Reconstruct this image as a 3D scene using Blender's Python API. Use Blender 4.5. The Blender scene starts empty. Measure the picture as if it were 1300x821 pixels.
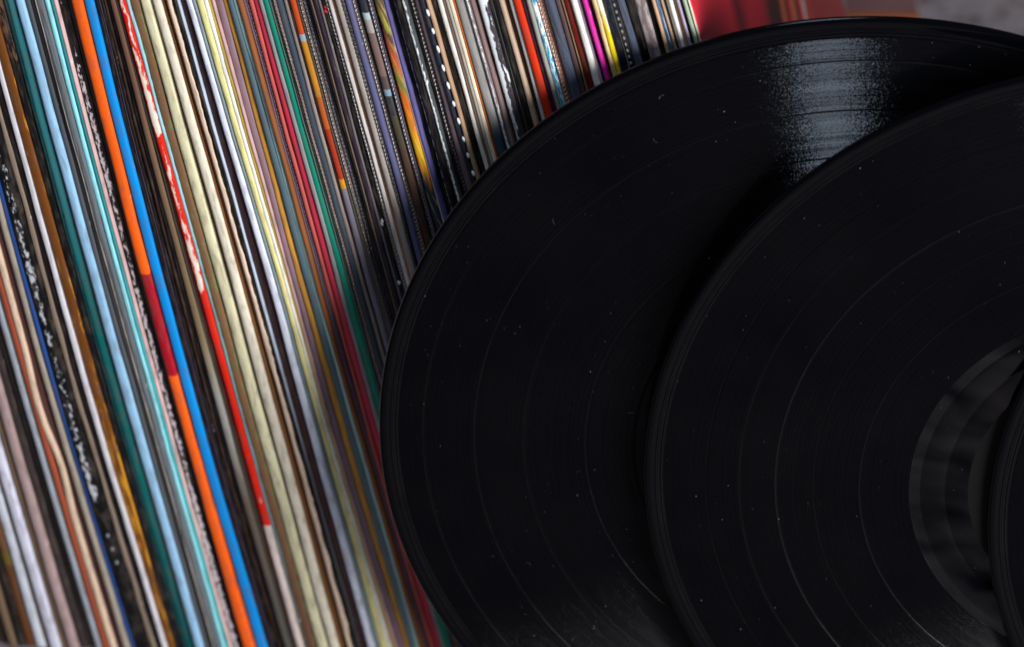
import bpy, math, random
from mathutils import Vector, Matrix, noise

# ---------------------------------------------------------------- camera, light, exposure
sc = bpy.context.scene
cam = bpy.data.objects.new('camera', bpy.data.cameras.new('camera'))
sc.collection.objects.link(cam); sc.camera = cam
cam.location = (0, 0, .8325)
cam.rotation_euler = (math.radians(90-42), 0, 0)
cam.data.sensor_width = 36; cam.data.lens = 110.77
cam.data.clip_start = .05; cam.data.clip_end = 50
cam.data.dof.use_dof = True; cam.data.dof.focus_distance = .945; cam.data.dof.aperture_fstop = 11
w = bpy.data.worlds.new('World'); sc.world = w; w.use_nodes = True
bg = w.node_tree.nodes['Background']
bg.inputs[0].default_value = (.80, .88, 1.0, 1); bg.inputs[1].default_value = .045

def area(name, target, elev, azim, dist, size, power, col):
    """soft lamp aimed at target; azimuth 0 = straight in front of the row, positive to the right"""
    e, a = math.radians(elev), math.radians(azim)
    d = Vector((math.cos(e)*math.sin(a), -math.cos(e)*math.cos(a), math.sin(e)))
    li = bpy.data.lights.new(name, 'AREA'); li.shape = 'RECTANGLE'; li.size, li.size_y = size
    li.energy = power; li.color = col
    o = bpy.data.objects.new(name, li); sc.collection.objects.link(o)
    o.location = Vector(target) + d*dist
    o.rotation_euler = d.to_track_quat('Z', 'Y').to_euler()
    return o
area('window_light', (.0, .72, .2), 18, 45, 1.6, (.8, .8), 45, (1.0, .99, .98))
area('skylight', (.1, .70, .2), 69, -30, 1.6, (.33, .33), 7.4, (.66, .80, 1.0))

sc.view_settings.view_transform = 'Standard'; sc.view_settings.look = 'None'
sc.view_settings.exposure = 0; sc.view_settings.gamma = 1

# ---------------------------------------------------------------- measured row (mm): per sleeve its visible strips,
# each with the lateral position of its left and right side at six heights, its colour and marks; some black boards are painted shade filling the gaps
SLEEVES = [
('dark brown sleeve, the leftmost one, its foot in the bottom left corner', [
  ('spine',[-182.58,-187.87,-193.09,-198.25,-202.58,-208.2],[-179.13,-184.55,-189.88,-195.17,-199.62,-205.38],(62,48,42),{}),
 ], {}),
('narrow tan sleeve second from the left, low in the corner', [
  ('spine',[-178.84,-184.27,-189.61,-194.92,-199.38,-205.14],[-176.25,-181.77,-187.21,-192.61,-197.16,-203.03],(120,100,80),{}),
 ], {}),
('black sleeve third from the left, beside the olive and brown one', [
  ('spine',[-175.97,-181.5,-186.94,-192.35,-196.91,-202.79],[-173.08,-178.73,-184.29,-189.8,-194.46,-200.43],(38,34,34),{}),
 ], {}),
('brown sleeve with an olive stain just left of the two widest white ones', [
  ('spine',[-172.78,-178.46,-184.03,-189.55,-194.22,-200.2],[-169.58,-175.43,-181.15,-186.76,-191.55,-197.59],(118,78,50),{'seg':[(72.1,(116,80,54)),(47.2,(112,96,42)),(40.5,(104,66,40))]}),
 ], {}),
('wide bright white sleeve, left of two at the lower left, with a tan grey edge', [
  ('spine',[-169.0,-174.88,-180.63,-186.25,-191.07,-197.11],[-165.51,-171.57,-177.48,-183.21,-188.16,-194.27],(205,210,220),{}),
  ('board',[-165.36,-171.43,-177.35,-183.09,-188.04,-194.15],[-163.91,-170.06,-176.04,-181.82,-186.83,-192.97],(132,118,106),{}),
 ], {}),
('wide bright white sleeve, right of two at the lower left', [
  ('spine',[-163.76,-169.92,-175.91,-181.69,-186.71,-192.85],[-160.27,-166.61,-172.77,-178.65,-183.8,-190.0],(206,206,222),{}),
 ], {}),
('narrow tan sleeve right of the pair of wide white ones', [
  ('spine',[-159.69,-166.06,-172.25,-178.15,-183.32,-189.53],[-157.51,-164.0,-170.29,-176.25,-181.5,-187.76],(146,120,92),{}),
 ], {}),
('pinkish grey sleeve between the narrow tan one and two dark grey ones', [
  ('spine',[-156.92,-163.45,-169.77,-175.74,-181.02,-187.28],[-153.87,-160.56,-167.02,-173.08,-178.48,-184.8],(168,146,146),{}),
 ], {}),
('dark grey sleeve, left of two, beside the pinkish grey one', [
  ('spine',[-153.72,-160.42,-166.89,-172.96,-178.36,-184.68],[-150.96,-157.81,-164.41,-170.55,-176.06,-182.43],(62,53,53),{}),
 ], {}),
('dark grey sleeve, right of two, touching the pale blue grey edge', [
  ('spine',[-150.67,-157.53,-164.15,-170.3,-175.82,-182.2],[-147.91,-154.92,-161.67,-167.9,-173.52,-179.95],(72,64,62),{}),
 ], {}),
('pale blue grey narrow sleeve left of the faded red orange one', [
  ('spine',[-147.47,-154.5,-161.28,-167.52,-173.16,-179.6],[-145.44,-152.58,-159.45,-165.75,-171.47,-177.94],(158,164,174),{}),
 ], {}),
('faded red orange narrow sleeve with a dark green line on its left', [
  ('board',[-145.44,-152.58,-159.45,-165.75,-171.47,-177.94],[-144.91,-152.08,-158.98,-165.29,-171.03,-177.52],(60,80,70),{}),
  ('spine',[-144.85,-152.03,-158.93,-165.24,-170.98,-177.47],[-142.38,-149.69,-156.71,-163.09,-168.93,-175.46],(172,88,62),{}),
 ], {}),
('warped cream sleeve whose edge bends like an S low on the left', [
  ('spine',[-142.24,-149.55,-156.58,-162.96,-168.81,-175.34],[-139.97,-147.41,-154.54,-160.99,-166.93,-173.5],(214,190,168),{}),
 ], {'bend': ((118, -1.0, 18), (92, 1.0, 14))}),
('plum brown sleeve between the warped cream one and a grey tan one', [
  ('spine',[-139.85,-147.3,-154.44,-160.89,-166.83,-173.41],[-137.24,-144.82,-152.09,-158.61,-164.66,-171.28],(108,70,66),{}),
 ], {'bend': ((118, -0.9, 20), (92, 0.8, 16))}),
('grey tan sleeve with its edge against a thin royal blue one', [
  ('spine',[-137.01,-144.6,-151.88,-158.41,-164.47,-171.09],[-134.97,-142.68,-150.06,-156.64,-162.78,-169.44],(164,154,142),{}),
 ], {}),
('thin royal blue sleeve left of the black one with white scuffs', [
  ('board',[-134.51,-142.24,-149.64,-156.24,-162.39,-169.06],[-133.11,-140.92,-148.39,-155.02,-161.23,-167.93],(44,86,150),{}),
 ], {'proud': -0.5}),
('black sleeve with a wavy white scuff and three white dots near the bottom', [
  ('spine',[-132.5,-140.34,-147.84,-154.49,-160.73,-167.43],[-127.71,-135.8,-143.54,-150.32,-156.75,-163.54],(18,17,20),{'wear_and_glint':0.4,'wc':(205,205,212),'ws':200,'band':(0.1,0.7),'wz':[(239.6,0.36),(192.9,0.4),(176.7,0.47),(166.8,0.4),(139.7,0.36),(104.4,0.42),(89.9,0.45),(80.7,0.46),(73.2,0.2),(40.6,0.05)]}),
  ('dots',[-130.61,-138.55,-146.15,-152.85,-159.16,-165.9],[-129.16,-137.18,-144.84,-151.59,-157.95,-164.72],(150,155,165),{'drops':[60.8,54.3,47.7]}),
 ], {}),
('thin wavy tan grey sleeve between a scuffed black one and a plum black one', [
  ('paper',[-127.42,-135.53,-143.28,-150.07,-156.51,-163.31],[-125.82,-134.02,-141.85,-148.68,-155.18,-162.01],(146,130,116),{}),
 ], {'wob': 0.5}),
('plum black sleeve left of the thin bright white one', [
  ('spine',[-125.53,-133.74,-141.59,-148.43,-154.94,-161.78],[-123.06,-131.41,-139.37,-146.28,-152.89,-159.77],(46,36,40),{}),
 ], {}),
('thin bright white sleeve left of the worn gold and brown one', [
  ('board',[-122.83,-131.19,-139.17,-146.08,-152.7,-159.59],[-121.47,-129.71,-137.61,-144.64,-151.39,-158.46],(208,206,212),{}),
 ], {}),
('worn golden brown sleeve with yellow rubbed spots', [
  ('spine',[-121.25,-129.41,-137.25,-144.33,-151.12,-158.27],[-118.65,-126.45,-134.01,-141.3,-148.31,-155.82],(120,72,22),{'wear_and_glint':0.42,'wc':(196,140,44),'ws':35,'wz':[(284.0,0.3),(193.6,0.38),(126.5,0.42),(75.9,0.54),(41.4,0.45)]}),
 ], {}),
('black sleeve with faint brown marks, left of the dark teal one', [
  ('spine',[-118.6,-126.41,-133.97,-141.26,-148.27,-155.77],[-115.58,-123.7,-131.51,-138.6,-145.53,-152.65],(24,23,26),{'wear_and_glint':0.3,'wc':(110,84,66),'ws':120,'wz':[(284.2,0.56),(264.0,0.5),(252.3,0.1),(41.7,0.05)]}),
 ], {}),
('dark teal sleeve left of the widest pale blue one', [
  ('board',[-115.48,-123.61,-131.42,-138.51,-145.44,-152.55],[-114.55,-122.78,-130.66,-137.69,-144.59,-151.59],(0,64,68),{}),
  ('spine',[-114.5,-122.74,-130.62,-137.65,-144.55,-151.54],[-111.65,-119.76,-127.52,-134.79,-141.82,-149.02],(44,122,126),{'wear_and_glint':0.36,'wc':(20,60,70),'ws':70,'soft':1,'seg':[(284.4,(58,132,138)),(216.1,(0,112,112)),(154.5,(0,94,96))]}),
  ('board',[-111.55,-119.64,-127.39,-134.67,-141.71,-148.93],[-110.92,-118.92,-126.58,-133.99,-141.09,-148.44],(128,96,58),{}),
 ], {'proud': -0.2}),
('wide pale blue sleeve between dark teal and smoky grey ones', [
  ('spine',[-110.82,-118.8,-126.45,-133.87,-140.98,-148.36],[-107.92,-115.79,-123.34,-131.04,-138.28,-145.94],(156,196,226),{}),
 ], {'proud': 0.6}),
('smoky dark grey sleeve right of the wide pale blue one', [
  ('spine',[-107.75,-115.64,-123.19,-130.89,-138.14,-145.8],[-106.1,-114.07,-121.69,-129.43,-136.68,-144.37],(86,92,98),{}),
  ('spine',[-105.93,-113.91,-121.54,-129.28,-136.54,-144.23],[-104.33,-112.39,-120.1,-127.86,-135.14,-142.84],(74,72,74),{}),
 ], {'wob': 0.25}),
('blue grey sleeve with a thin cream edge, left of the bright cyan one', [
  ('board',[-104.22,-112.29,-120.0,-127.77,-135.04,-142.75],[-103.73,-111.82,-119.55,-127.33,-134.6,-142.32],(188,182,172),{}),
  ('film',[-103.61,-111.71,-119.45,-127.23,-134.51,-142.22],[-101.46,-109.67,-117.51,-125.33,-132.62,-140.37],(112,120,126),{'spot':1}),
 ], {'wob': 0.25}),
('bright cyan sleeve fading to teal with a thin pink right edge', [
  ('spine',[-101.35,-109.57,-117.41,-125.23,-132.52,-140.27],[-99.68,-107.94,-115.84,-123.59,-130.92,-138.64],(158,226,236),{}),
  ('spine',[-99.64,-107.9,-115.8,-123.55,-130.87,-138.59],[-98.64,-106.88,-114.81,-122.41,-129.77,-137.43],(40,146,150),{'soft':1,'seg':[(285.1,(40,140,146)),(226.2,(80,190,196)),(128.0,(60,190,190))]}),
  ('board',[-98.56,-106.79,-114.73,-122.31,-129.68,-137.34],[-98.06,-106.31,-114.26,-121.82,-129.17,-136.8],(212,182,180),{}),
 ], {'wob': 0.3}),
('black sleeve with chipped white print left of the orange one', [
  ('spine',[-97.93,-106.18,-114.12,-121.69,-129.03,-136.65],[-95.07,-103.43,-111.41,-118.96,-126.19,-133.62],(26,23,29),{'wear_and_glint':0.4,'wc':(212,206,210),'ws':240,'band':(0.1,0.7),'wz':[(285.3,0.25),(268.1,0.3),(256.4,0.42),(214.0,0.46),(185.4,0.38),(169.0,0.47),(106.9,0.46),(92.4,0.42),(77.7,0.5),(43.3,0.5)]}),
 ], {}),
('thin black sleeve with a grey rim hugging the orange one', [
  ('board',[-94.89,-103.26,-111.24,-118.79,-126.01,-133.43],[-94.47,-102.86,-110.84,-118.39,-125.59,-132.99],(72,72,72),{}),
  ('board',[-94.38,-102.77,-110.76,-118.3,-125.5,-132.89],[-93.46,-101.89,-109.88,-117.43,-124.59,-131.92],(30,30,32),{}),
 ], {}),
('bright orange sleeve with a crimson section half way down', [
  ('spine',[-93.28,-101.71,-109.71,-117.25,-124.4,-131.72],[-89.51,-98.33,-106.65,-114.25,-121.42,-128.66],(246,108,22),{'seg':[(285.6,(246,108,22)),(179.8,(172,20,44)),(136.5,(244,108,26))]}),
 ], {'proud': 0.55}),
('sky blue sleeve right beside the bright orange one', [
  ('spine',[-88.8,-97.72,-106.13,-113.75,-120.93,-128.18],[-85.18,-94.34,-103.02,-110.75,-118.12,-125.59],(0,148,222),{}),
 ], {'proud': -0.15}),
('black sleeve with a thin purple line right of the sky blue one', [
  ('board',[-84.83,-93.98,-102.67,-110.41,-117.82,-125.32],[-83.71,-92.84,-101.56,-109.34,-116.84,-124.48],(26,22,26),{}),
  ('board',[-83.54,-92.66,-101.38,-109.17,-116.69,-124.35],[-83.01,-92.13,-100.85,-108.66,-116.22,-123.95],(72,56,74),{}),
  ('board',[-82.84,-91.95,-100.68,-108.5,-116.07,-123.82],[-82.02,-91.11,-99.85,-107.71,-115.35,-123.2],(24,20,24),{}),
 ], {}),
('very dark brown sleeve between the purple lined black one and a tan one', [
  ('spine',[-81.84,-90.93,-99.68,-107.54,-115.2,-123.07],[-80.73,-89.8,-98.56,-106.47,-114.22,-122.23],(52,34,26),{}),
  ('spine',[-80.55,-89.62,-98.39,-106.3,-114.07,-122.1],[-79.15,-88.19,-96.98,-104.94,-112.83,-121.04],(26,24,30),{}),
 ], {}),
('dull tan sleeve two places left of the chipped red one', [
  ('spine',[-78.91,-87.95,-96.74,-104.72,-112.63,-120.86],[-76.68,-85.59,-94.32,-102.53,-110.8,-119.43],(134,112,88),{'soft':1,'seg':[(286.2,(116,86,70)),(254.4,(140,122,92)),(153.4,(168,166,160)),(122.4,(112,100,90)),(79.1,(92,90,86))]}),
 ], {}),
('thin dark green grey sleeve just left of the chipped red one', [
  ('board',[-76.55,-85.44,-94.16,-102.4,-110.7,-119.35],[-75.86,-84.69,-93.37,-101.72,-110.17,-118.98],(76,80,70),{}),
  ('board',[-75.72,-84.54,-93.21,-101.58,-110.07,-118.9],[-75.11,-83.87,-92.5,-100.97,-109.59,-118.56],(92,34,34),{}),
 ], {}),
('red sleeve with its paint chipped white and a white foot', [
  ('spine',[-74.56,-83.27,-91.87,-100.42,-109.17,-118.26],[-72.11,-80.67,-89.16,-97.93,-106.83,-116.26],(228,50,20),{'wear_and_glint':0.4,'wc':(232,222,208),'ws':120,'band':(0.2,0.85),'wz':[(286.3,0.46),(277.8,0.4),(269.2,0.45),(257.5,0.48),(248.7,0.58),(237.9,0.6),(234.3,0.34),(223.0,0.44),(202.8,0.42),(188.4,0.54),(174.4,0.56),(171.1,0.16),(79.5,0.3),(67.5,0.1)],'seg':[(286.3,(226,44,20)),(67.9,(222,206,200))]}),
 ], {'proud': -0.3}),
('brown kraft sleeve with a torn pale blue left lip', [
  ('torn',[-72.05,-80.61,-89.09,-97.86,-106.75,-116.19],[-71.31,-79.85,-88.32,-97.08,-105.84,-115.31],(166,196,206),{'soft':1,'seg':[(286.4,(166,200,210)),(212.3,(120,150,150)),(163.9,(130,160,170)),(108.7,(110,110,104))]}),
  ('spine',[-71.27,-79.81,-88.28,-97.04,-105.79,-115.26],[-67.63,-76.58,-85.43,-94.23,-103.04,-112.51],(140,106,76),{'wear_and_glint':0.42,'wc':(120,136,90),'ws':90,'soft':1,'seg':[(286.5,(140,106,76)),(94.4,(112,80,66))]}),
 ], {}),
('widest cream sleeve, right of the brown kraft one', [
  ('spine',[-66.78,-75.87,-84.87,-93.69,-102.58,-112.03],[-63.35,-72.48,-81.64,-90.46,-99.63,-109.35],(218,212,180),{}),
 ], {}),
('thin brown sleeve with a dark groove between two cream ones', [
  ('board',[-63.28,-72.39,-81.53,-90.35,-99.53,-109.27],[-63.01,-72.02,-81.11,-89.92,-99.1,-108.92],(104,84,62),{}),
  ('board',[-62.91,-71.88,-80.95,-89.76,-98.94,-108.79],[-62.65,-71.52,-80.52,-89.32,-98.51,-108.44],(112,88,66),{}),
 ], {}),
('off white sleeve right of the widest cream one', [
  ('spine',[-62.58,-71.43,-80.41,-89.21,-98.41,-108.36],[-59.43,-68.24,-77.23,-86.31,-95.71,-106.07],(228,220,202),{}),
 ], {}),
('brown sleeve with a dark groove right of the off white one', [
  ('board',[-59.17,-68.01,-77.02,-86.14,-95.55,-105.93],[-57.85,-66.86,-75.98,-85.29,-94.8,-105.26],(132,88,50),{}),
  ('board',[-57.33,-66.4,-75.57,-84.94,-94.49,-104.99],[-56.18,-65.41,-74.67,-84.2,-93.84,-104.41],(116,72,44),{}),
 ], {}),
('torn ragged pinkish cream sleeve right of the grooved brown one', [
  ('torn',[-55.92,-65.18,-74.46,-84.03,-93.68,-104.28],[-54.02,-63.5,-72.95,-82.67,-92.37,-103.0],(226,202,182),{'big':1}),
 ], {}),
('black sleeve with a thin bluish white rim on its right', [
  ('board',[-53.92,-63.41,-72.87,-82.58,-92.28,-102.9],[-52.47,-62.12,-71.73,-81.36,-90.97,-101.5],(18,15,15),{}),
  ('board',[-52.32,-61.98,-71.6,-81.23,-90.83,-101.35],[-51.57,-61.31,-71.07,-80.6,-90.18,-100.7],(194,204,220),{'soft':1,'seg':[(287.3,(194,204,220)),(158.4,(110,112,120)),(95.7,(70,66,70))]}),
 ], {}),
('dark maroon brown sleeve with red and white flecks, left of the bluish white one', [
  ('spine',[-51.37,-61.13,-70.94,-80.43,-90.03,-100.56],[-49.34,-58.81,-68.58,-77.98,-88.04,-98.99],(72,46,48),{'flecks':[(372,(200,40,50)),(412,(200,40,40)),(455,(220,205,205)),(540,(190,170,180)),(548,(190,170,180))]}),
  ('board',[-49.3,-58.74,-68.5,-77.9,-87.99,-98.96],[-48.95,-58.22,-67.86,-77.31,-87.58,-98.69],(122,116,126),{}),
 ], {}),
('bluish white sleeve left of the pale yellow one', [
  ('spine',[-48.86,-58.09,-67.7,-77.16,-87.48,-98.62],[-46.16,-55.43,-65.13,-74.76,-85.47,-96.9],(226,230,248),{}),
  ('board',[-45.99,-55.29,-65.02,-74.66,-85.37,-96.8],[-44.7,-54.27,-64.25,-73.92,-84.63,-96.04],(138,154,160),{}),
 ], {'proud': 0.5}),
('wide pale yellow sleeve with a bright white right edge', [
  ('spine',[-44.27,-53.93,-63.99,-73.68,-84.38,-95.79],[-41.4,-51.64,-62.18,-71.9,-82.42,-93.63],(236,226,164),{}),
  ('board',[-41.35,-51.6,-62.14,-71.86,-82.38,-93.58],[-40.26,-50.72,-61.4,-71.1,-81.45,-92.48],(250,250,244),{}),
 ], {}),
('narrow ochre yellow sleeve with a pink rim right of the pale yellow one', [
  ('board',[-40.05,-50.55,-61.26,-70.96,-81.27,-92.27],[-39.07,-49.75,-60.58,-70.27,-80.43,-91.28],(206,178,86),{}),
  ('board',[-38.91,-49.63,-60.48,-70.16,-80.29,-91.12],[-38.19,-49.04,-59.98,-69.65,-79.68,-90.39],(204,170,168),{}),
 ], {}),
('mauve brown sleeve between two ochre ones', [
  ('spine',[-38.03,-48.91,-59.87,-69.54,-79.54,-90.23],[-35.85,-47.0,-57.88,-67.93,-77.54,-87.98],(148,124,134),{}),
 ], {}),
('golden ochre sleeve left of the steel blue one', [
  ('spine',[-35.72,-46.87,-57.72,-67.82,-77.41,-87.84],[-33.8,-44.76,-55.38,-65.85,-75.64,-86.49],(206,154,70),{}),
 ], {}),
('steel blue grey sleeve right of the golden ochre one', [
  ('spine',[-33.59,-44.5,-55.12,-65.6,-75.46,-86.39],[-31.43,-42.2,-52.85,-63.37,-73.59,-84.93],(96,118,128),{'soft':1,'seg':[(288.2,(92,114,124)),(214.4,(112,140,146))]}),
 ], {}),
('thin pale aqua sleeve left of the rust brown one', [
  ('board',[-31.33,-42.1,-52.76,-63.27,-73.5,-84.83],[-30.23,-41.08,-51.79,-62.32,-72.55,-83.82],(180,210,206),{}),
 ], {}),
('rust brown sleeve right of the thin pale aqua one', [
  ('spine',[-30.02,-40.89,-51.61,-62.13,-72.37,-83.63],[-28.51,-39.48,-50.27,-60.81,-71.06,-82.24],(152,98,56),{}),
 ], {}),
('dusty purple sleeve in dotted plastic left of the salmon red one', [
  ('spine',[-28.4,-39.39,-50.18,-60.72,-70.97,-82.14],[-27.57,-38.61,-49.45,-59.99,-70.25,-81.38],(122,98,116),{}),
  ('crimp',[-27.51,-38.56,-49.4,-59.94,-70.2,-81.33],[-26.78,-37.88,-48.76,-59.31,-69.57,-80.66],(104,92,110),{}),
 ], {}),
('salmon red sleeve left of the raspberry one', [
  ('spine',[-26.63,-37.74,-48.62,-59.17,-69.44,-80.51],[-25.22,-36.43,-47.38,-57.94,-68.22,-79.22],(196,98,92),{}),
 ], {}),
('raspberry red sleeve left of a grey line and the emerald one', [
  ('spine',[-24.85,-36.09,-47.06,-57.62,-67.9,-78.88],[-22.69,-33.9,-44.94,-55.51,-65.97,-77.18],(204,62,88),{}),
 ], {}),
('thin warm grey sleeve between the raspberry and emerald ones', [
  ('board',[-22.33,-33.52,-44.57,-55.15,-65.64,-76.92],[-21.15,-32.28,-43.36,-53.94,-64.57,-76.06],(152,152,154),{}),
 ], {}),
('emerald green sleeve right of the raspberry red one', [
  ('spine',[-21.03,-32.15,-43.24,-53.82,-64.46,-75.97],[-18.9,-30.0,-41.1,-51.75,-62.56,-74.22],(0,146,124),{}),
 ], {'proud': -0.2}),
('thin greyish green sleeve right of the emerald one', [
  ('board',[-18.69,-29.79,-40.9,-51.55,-62.38,-74.03],[-18.23,-29.34,-40.44,-51.12,-61.97,-73.61],(102,112,110),{}),
  ('board',[-18.13,-29.24,-40.34,-51.03,-61.88,-73.52],[-17.46,-28.59,-39.68,-50.4,-61.3,-72.92],(18,64,52),{}),
 ], {}),
('slate blue sleeve with a dotted plastic seam on its left', [
  ('crimp',[-17.35,-28.49,-39.58,-50.3,-61.21,-72.83],[-16.53,-27.69,-38.77,-49.53,-60.48,-72.09],(150,126,122),{}),
  ('spine',[-16.48,-27.64,-38.72,-49.49,-60.44,-72.04],[-14.62,-25.88,-36.99,-47.82,-58.82,-70.34],(66,80,92),{}),
 ], {}),
('brownish grey sleeve left of the one banded in rust and gold', [
  ('spine',[-14.51,-25.78,-36.9,-47.74,-58.73,-70.25],[-13.06,-24.45,-35.61,-46.5,-57.46,-68.9],(156,142,138),{}),
 ], {}),
('sleeve banded in rust, pale blue and gold, grey lower down', [
  ('board',[-12.91,-24.3,-35.48,-46.36,-57.33,-68.76],[-12.44,-23.87,-35.06,-45.97,-56.92,-68.32],(26,18,16),{}),
  ('spine',[-12.34,-23.78,-34.97,-45.88,-56.83,-68.23],[-10.28,-21.82,-33.11,-44.08,-55.04,-66.49],(184,78,26),{'seg':[(289.2,(186,80,28)),(275.9,(150,170,184)),(273.0,(190,132,40)),(252.4,(186,96,40)),(239.9,(172,62,30)),(221.1,(206,150,40)),(216.8,(134,128,142))]}),
 ], {}),
('olive grey sleeve with a dotted plastic edge right of the rust and gold one', [
  ('spine',[-10.16,-21.71,-33.0,-43.97,-54.94,-66.4],[-9.03,-20.61,-31.96,-42.97,-53.97,-65.53],(96,92,84),{}),
  ('crimp',[-8.97,-20.55,-31.9,-42.92,-53.92,-65.49],[-7.91,-19.51,-30.92,-41.97,-52.99,-64.66],(110,98,92),{}),
 ], {}),
('black sleeve with a bluish dotted seam, second right of the rust and gold one', [
  ('crimp',[-7.79,-19.4,-30.81,-41.87,-52.89,-64.57],[-6.96,-18.59,-30.04,-41.13,-52.17,-63.93],(70,68,80),{}),
  ('board',[-6.9,-18.53,-29.98,-41.08,-52.12,-63.88],[-5.59,-17.26,-28.78,-39.92,-50.99,-62.88],(34,32,38),{}),
 ], {}),
('purple black sleeve with a hair thin tan rim', [
  ('board',[-5.47,-17.14,-28.67,-39.82,-50.89,-62.78],[-5.0,-16.68,-28.23,-39.4,-50.48,-62.42],(20,18,22),{}),
  ('board',[-4.82,-16.51,-28.07,-39.24,-50.32,-62.28],[-4.23,-15.93,-27.52,-38.71,-49.81,-61.82],(120,104,92),{}),
  ('spine',[-4.05,-15.76,-27.35,-38.55,-49.66,-61.69],[-2.33,-14.08,-25.77,-37.03,-48.17,-60.36],(48,37,54),{}),
 ], {}),
('black sleeve sprinkled with painted white glints and red flecks, grey rim on its left', [
  ('board',[-2.15,-13.91,-25.6,-36.87,-48.01,-60.22],[-1.38,-13.16,-24.89,-36.19,-47.35,-59.63],(124,116,118),{}),
  ('spine',[-1.32,-13.1,-24.84,-36.13,-47.3,-59.58],[0.28,-11.54,-23.36,-34.71,-45.91,-58.35],(18,15,18),{'flecks':[(32,(240,240,245)),(38,(220,220,225)),(72,(230,240,240)),(96,(220,220,225)),(118,(220,235,240)),(124,(240,240,240)),(140,(200,200,205)),(180,(230,235,240)),(205,(220,220,225)),(285,(205,30,60)),(290,(205,30,60)),(322,(190,30,60)),(330,(210,210,220))]}),  # white flecks stand in for glints, painted as pale specks
 ], {}),
('grey crimped plastic cover edge left of the narrow white sleeve', [
  ('crimp',[0.4,-11.43,-23.25,-34.61,-45.81,-58.25],[1.94,-9.93,-21.83,-33.24,-44.47,-57.06],(138,130,128),{}),
 ], {}),
('narrow white sleeve with a tan right edge among dark ones', [
  ('board',[2.11,-9.75,-21.66,-33.09,-44.32,-56.93],[3.4,-8.5,-20.47,-31.94,-43.21,-55.92],(222,216,212),{}),
  ('board',[3.45,-8.45,-20.41,-31.89,-43.16,-55.87],[4.48,-7.45,-19.45,-30.96,-42.27,-55.05],(172,130,98),{}),
 ], {}),
('warm grey sleeve with a black stitched seam left of the periwinkle one', [
  ('spine',[4.76,-7.17,-19.18,-30.7,-42.03,-54.82],[6.99,-5.0,-17.09,-28.7,-40.1,-53.03],(170,162,156),{}),
  ('crimp',[7.05,-4.94,-17.04,-28.64,-40.05,-52.99],[8.07,-3.94,-16.08,-27.72,-39.17,-52.16],(52,46,50),{}),
 ], {}),
('periwinkle blue sleeve right of the warm grey one', [
  ('spine',[8.24,-3.78,-15.92,-27.56,-39.02,-52.03],[10.28,-1.84,-14.05,-25.77,-37.31,-50.36],(102,104,140),{}),
 ], {}),
('taupe crimped plastic sleeve right of the periwinkle one', [
  ('crimp',[10.39,-1.73,-13.95,-25.67,-37.22,-50.27],[12.12,-0.11,-12.39,-24.18,-35.81,-48.83],(132,118,110),{}),
  ('board',[12.17,-0.06,-12.34,-24.13,-35.76,-48.78],[12.9,0.62,-11.69,-23.5,-35.17,-48.17],(18,17,20),{}),
 ], {}),
('sleeve changing from slate to pale grey to brown, left of the painted art one', [
  ('spine',[13.01,0.73,-11.59,-23.41,-35.08,-48.08],[15.69,3.24,-9.18,-21.09,-32.89,-45.84],(150,150,150),{'seg':[(290.4,(52,54,66)),(285.6,(172,190,196)),(282.7,(168,160,156)),(278.5,(128,106,100)),(261.9,(96,84,82)),(257.8,(130,160,176)),(254.9,(60,62,66)),(247.2,(84,78,62)),(235.3,(92,70,58)),(213.9,(70,52,44))],'wear_and_glint':0.3,'wc':(60,50,52),'ws':60}),
 ], {}),
('dark lilac grey crimped sleeve hugging the painted art one', [
  ('board',[15.8,3.34,-9.08,-21.0,-32.8,-45.75],[16.36,3.86,-8.58,-20.51,-32.34,-45.28],(18,16,20),{}),
  ('crimp',[16.41,3.92,-8.53,-20.47,-32.3,-45.24],[17.86,5.28,-7.22,-19.21,-31.11,-44.03],(98,91,104),{}),
 ], {}),
('sleeve with a painted spine in orange, yellow and olive, dark teal below', [
  ('art',[18.48,5.85,-6.67,-18.68,-30.61,-43.52],[21.3,8.55,-4.08,-16.19,-28.24,-41.21],(216,120,40),{'seg':[(290.6,(104,88,52)),(286.7,(150,152,58)),(282.2,(70,48,58)),(279.3,(206,104,52)),(268.5,(128,140,60)),(261.0,(214,112,50)),(254.0,(224,140,30)),(247.5,(228,186,34)),(233.8,(226,140,24)),(228.3,(22,62,84)),(220.4,(20,40,60))]}),
 ], {}),
('violet blue sleeve with a thin pale rim right of the painted art one', [
  ('board',[21.41,8.66,-3.97,-16.08,-28.14,-41.12],[21.87,9.11,-3.53,-15.67,-27.74,-40.75],(214,206,220),{}),
  ('torn',[21.93,9.17,-3.48,-15.62,-27.69,-40.71],[23.13,10.34,-2.35,-14.53,-26.65,-39.75],(100,96,150),{}),
 ], {}),
('black sleeve with a sparse glittering seam right of the violet one', [
  ('spine',[23.24,10.46,-2.24,-14.42,-26.55,-39.66],[24.85,12.03,-0.73,-12.97,-25.16,-38.38],(18,19,21),{}),
  ('glint',[24.9,12.08,-0.67,-12.92,-25.11,-38.34],[25.99,13.15,0.35,-11.93,-24.17,-37.47],(60,66,66),{}),
 ], {}),
('black sleeve in shiny film with a broken white glint along its edge', [
  ('spine',[26.11,13.26,0.46,-11.83,-24.07,-37.38],[28.57,15.67,2.79,-9.6,-21.94,-35.42],(20,17,22),{}),
  ('glint',[28.62,15.72,2.84,-9.55,-21.89,-35.38],[30.28,17.34,4.4,-8.04,-20.45,-34.06],(90,96,98),{'hi':1}),
 ], {}),
('dark mauve crimped sleeve right of the glinting black pair', [
  ('board',[30.4,17.46,4.51,-7.94,-20.35,-33.96],[31.2,18.24,5.27,-7.21,-19.65,-33.33],(14,13,15),{}),
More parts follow.
